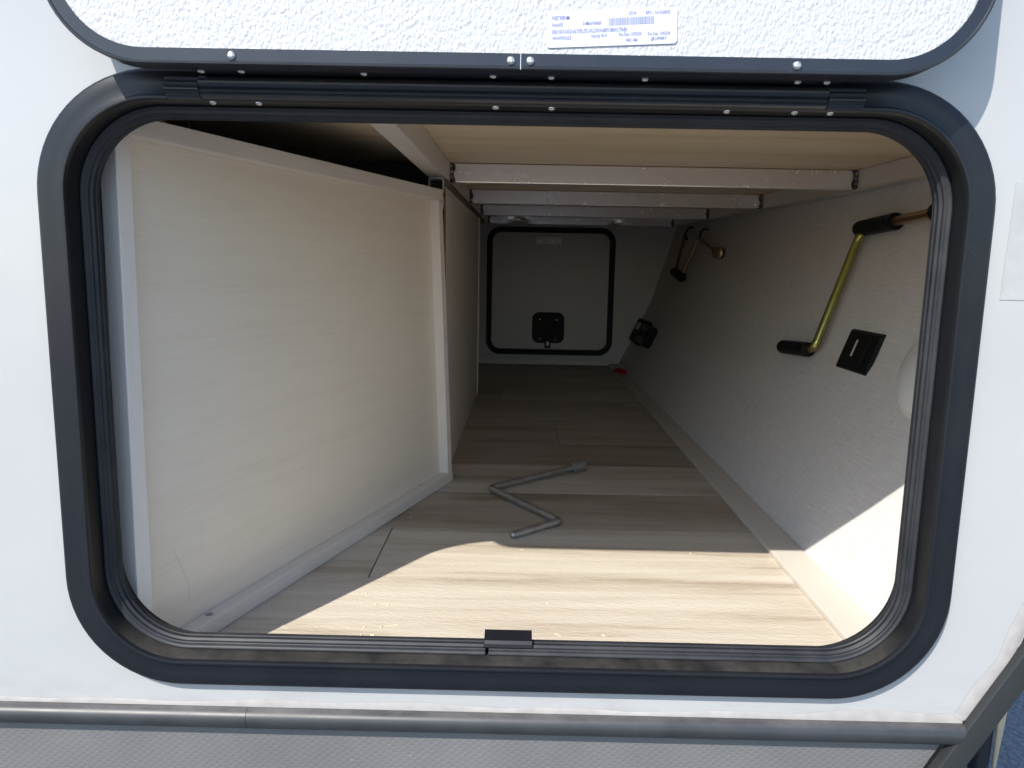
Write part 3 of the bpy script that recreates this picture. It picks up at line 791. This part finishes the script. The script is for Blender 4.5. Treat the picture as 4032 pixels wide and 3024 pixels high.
# ------------------------------------------------------------------ bent crank on the floor
fc = root('bent_crank', 'Z shaped steel crank rod lying on the vinyl floor', 'crank', (.05,.68,FZ))
r = .0062; zc = FZ+r+.0002
path = fillet([(.004,.487,zc),(.082,.556,zc+.001),(-.0435,.737,zc+.002),(.128,.887,FZ+.0118)], .012, 8)
p0 = Vector(path[0]); dd = (Vector(path[1])-p0).normalized()
pts = [p0-dd*.0052, p0-dd*.0045, p0-dd*.0025, p0] + path[1:]
MB().tube(pts, [.0015,.0035,.0055,r] + [r]*(len(path)-1), 20).build('rod', 'steel', fc, smooth=50)
e = Vector(path[-1]); dr = (e-Vector(path[-2])).normalized(); e = Vector((e.x, e.y, FZ+.0120)); dr.z = 0; dr.normalize()
sock = [e-dr*.004, e-dr*.003, e+dr*.002, e+dr*.003, e+dr*.0265, e+dr*.0275, e+dr*.0275, e+dr*.020]
MB().tube(sock, [.0085,.0112,.0112,.0117,.0117,.0108,.0078,.0076], 24).build('socket', 'dark_steel', fc, smooth=35)

# ------------------------------------------------------------------ things on the sloping wall
def on_wall(y, z, off): return Vector((wallx(y, z), y, z)) + wall_n(z)*off
cr = root('wall_crank', 'yellow zinc crank with black grips clipped to the sloping wall beside the outlet', 'crank', (.61,.75,.36))
bend = on_wall(.777,.246,.018); top = on_wall(.7945,.470,.018); g1 = on_wall(.93,.233,.018); g1e = on_wall(.80,.241,.018)
g2a = on_wall(.802,.4745,.018); g2b = on_wall(.674,.4815,.018); far_e = on_wall(.42,.4965,.018)
MB().tube(fillet([g1e+ (g1-g1e)*.1, bend, top, g2b], .028, 8), .0078, 20).build('rod', 'yellow_zinc', cr, smooth=50)
MB().tube([g2b+(g2a-g2b)*.25, far_e], .0082, 20).build('cross_rod', 'copper_zinc', cr, smooth=50)
def grip(name, a, b, r, parent, lip=True):
    d_ = (b-a).normalized(); L_ = (b-a).length
    ps = [a-d_*.002, a, a+d_*.004, a+d_*(L_*.83), a+d_*(L_*.84), a+d_*(L_*.86), b-d_*.001, b]; rs = [r*.6, r*.93, r, r, r*.93, r*1.02, r*1.0, r*.8]
    return MB().tube(ps, rs, 24).build(name, 'black_plastic', parent, smooth=35)
grip('grip', g1, g1e, .0142, cr); grip('grip', g2a+(g2a-g2b)*.04, g2b, .0150, cr)
grip('grip', on_wall(.552,.4885,.018), far_e, .0165, cr)

ol = root('outlet_cover', 'black outlet cover plate on the linen wall with a small white label', 'outlet cover', tuple(on_wall(.635,.262,0)))
c0 = on_wall(.634,.2622,0); tz = wall_t(.262); nn_ = wall_n(.262); ty = Vector((0,-1,0))
def oplate(hw, hh, d0, d1, inset, name, mat, parent, cy=0, cz=0, bev=None):
    P = []
    for dpt, ins in ((d0, 0), (d1, inset)):
        P += [c0 + ty*(cy+sx_*(hw-ins)) + tz*(cz+sz_*(hh-ins)) + nn_*dpt for sx_, sz_ in ((-1,-1),(1,-1),(1,1),(-1,1))]
    return MB().hexa(P).build(name, mat, parent, bevel=bev)
oplate(.0625, .0385, .0004, .0062, .0055, 'plate', 'black_plastic', ol, bev=.0008)
oplate(.030, .0265, .0064, .0078, .001, 'outlet_face', 'black_plastic', ol, bev=.0005)
lbm = oplate(.0032, .0150, .0079, .0083, 0, 'label_strip', 'edge_trim', ol, cy=-.012, cz=.004)
rl = root('round_lamp', 'white round dome light on the linen wall at the right edge of the opening', 'lamp', tuple(on_wall(.395,.26,0)))
lc = on_wall(.392,.2600,0); ln = wall_n(.26); lt = wall_t(.26)
def dome(name, prof_, mat, parent, seg=40):
    mb = MB(); rows = []
    for rad, h in prof_: rows.append([lc + ty*(rad*math.cos(2*math.pi*j/seg)) + lt*(rad*math.sin(2*math.pi*j/seg)) + ln*h for j in range(seg)])
    vs = [v for r_ in rows for v in r_]; fs = [(i*seg+j, i*seg+(j+1)%seg, (i+1)*seg+(j+1)%seg, (i+1)*seg+j) for i in range(len(rows)-1) for j in range(seg)]
    fs.append(tuple((len(rows)-1)*seg+j for j in range(seg)))
    return mb.add(vs, fs).build(name, mat, parent, smooth=50)
dome('lens', [(.0670*math.cos(a), .010+.024*math.sin(a)) for a in [math.pi/2*i/10 for i in range(10)]], 'lamp_plastic', rl)
dome('base_ring', [(.0710,.0004),(.0730,.004),(.0725,.009),(.0690,.0125),(.0672,.0125)], 'lamp_base', rl)

hc = root('hanging_crank', 'brown crank with black grip hanging from two hooks deep on the sloping wall', 'crank', (.62, 2.2, .44))
q = lambda y, z, o=.020: on_wall(y, z, o)
MB().tube(fillet([q(2.352,.524), q(2.292,.385)], .01), .0058, 14).build('rod', 'copper_zinc', hc, smooth=50)
MB().tube(fillet([q(2.150,.372), q(2.116,.503), q(1.842,.456), q(1.775,.445)], .010, 7), .0058, 14).build('bent_rod', 'copper_zinc', hc, smooth=50)
MB().tube([q(2.305,.380), q(2.300,.379), q(2.145,.362), q(2.140,.361)], [.012,.0175,.0175,.012], 20).build('grip', 'black_plastic', hc, smooth=40)
dc = q(1.756,.4435); dn = Vector((-.55,-.83,0))
MB().tube([dc-dn*.022, dc-dn*.021, dc+dn*.012, dc+dn*.013, dc+dn*.013, dc+dn*.002], [.015,.0180,.0180,.0165,.0110,.0100], 22).build('socket', 'brass', hc, smooth=35)
hook_l = ('dark screw hook holding the left end of the hanging crank', 'dark screw hook holding the bend of the hanging crank')
hk0 = None
for i, (y, z) in enumerate(((2.335,.520), (2.085,.502))):
    if i == 0:
        base = on_wall(y, z+.035, 0); nn2 = wall_n(z)
        pts = [base, base+nn2*.016, base+nn2*.026+Vector((0,0,-.012)), base+nn2*.030+Vector((0,.004,-.030)), base+nn2*.026+Vector((0,.012,-.046)), base+nn2*.018+Vector((0,.030,-.050)), base+nn2*.016+Vector((0,.044,-.042)), base+nn2*.020+Vector((0,.050,-.028))]
        hk0 = MB().tube(fillet(pts, .01, 5), .0032, 10).build('screw_hook', 'hook_black', None, smooth=60); b0 = base
        hk = hk0
    else:
        hk = hk0.copy(); COL.objects.link(hk); hk.location = on_wall(y, z+.035, 0)-b0
    tag(hk, hook_l[i], 'hook', 'hooks on the sloping wall')
bk_l = ('dark plastic bracket low on the sloping wall, the one nearer the far wall', 'dark plastic bracket low on the sloping wall, the one nearer the opening')
for i, (y0, y1, z0, z1) in enumerate(((2.385,2.575,.083,.178), (2.225,2.380,.090,.166))):
    bk = root('plastic_bracket', bk_l[i], 'bracket', tuple(on_wall((y0+y1)/2, (z0+z1)/2, 0)), 'dark brackets low on the sloping wall')
    def bpart(name, ya, yb, za, zb_, h0, h1, mat, bev):
        P = []
        for h_ in (h0, h1):
            P += [on_wall(y_, z_, h_) for y_, z_ in ((ya,za),(yb,za),(yb,zb_),(ya,zb_))]
        return MB().hexa(P).build(name, mat, bk, bevel=bev)
    bpart('body', y0, y1, z0, z1, .0005, .034, 'black_plastic', .010)
    if i == 0: bpart('pale_insert', y0+.06, y1-.045, (z0+z1)/2+.002, z1-.018, .0335, .0352, 'wall_panel', .001)
    else:
        bpart('end_cap', y0+.004, y1-.004, z1-.028, z1-.004, .0335, .040, 'black_metal', .004)
        bpart('end_cap', y0+.004, y1-.004, z0+.004, z0+.028, .0335, .040, 'black_metal', .004)
rp = root('red_clip', 'small red plastic clip with a clear loop on the base strip near the far wall', 'clip', (.415, 2.37, FZ+.008))
zt = FZ+.0085
MB().tube([(.398,2.392,zt+.011),(.400,2.390,zt+.011),(.413,2.372,zt+.012),(.420,2.362,zt+.012),(.421,2.361,zt+.012)], [.004,.008,.011,.0105,.004], 14).build('clip_body', 'red_plastic', rp, smooth=50)
MB().tube([(.420,2.372,zt+.009),(.421,2.371,zt+.009),(.436,2.352,zt+.009),(.437,2.350,zt+.009)], [.004,.0088,.0088,.004], 14).build('clip_tail', 'red_plastic', rp, smooth=50)
MB().tube([(.384,2.408,zt+.012),(.398,2.392,zt+.011)], [.0022,.0035], 10).build('pin', 'clear_plastic', rp, smooth=50)
MB().tube([(.418+.020*math.cos(a), 2.376, zt+.020+.014*math.sin(a)) for a in [math.pi*i/10 for i in range(11)]], .0014, 8).build('loop', 'clear_plastic', rp, smooth=60)

# crumbs and splinters on the floor just inside the sill
mb = MB(); rnd = random.Random(21)
for i in range(46):
    if i < 26: x, y = rnd.uniform(-.33,-.15), rnd.uniform(.06,.30)
    else: x, y = rnd.uniform(-.2,.36), rnd.uniform(.10,1.2)
    s = (x+.3743)*.948 - (y-.049)*.317
    if s < .004: continue
    a = rnd.uniform(0, 3.14); L_ = rnd.uniform(.0008,.0022) if i % 7 else rnd.uniform(.004,.009); wd = rnd.uniform(.0005,.0011) if i % 7 else .0003
    ca, sa = math.cos(a), math.sin(a)
    P = [(x+ca*L_*u-sa*wd*v, y+sa*L_*u+ca*wd*v) for u, v in ((-1,-1),(1,-1),(1,1),(-1,1))]
    mb.hexa([(px, py, FZ+.0001) for px, py in P]+[(px, py, FZ+.0003+wd) for px, py in P])
cb_ = mb.build('crumbs', 'crumb', None); tag(cb_, 'pale crumbs and splinters scattered on the vinyl floor', 'crumbs', kind='stuff')
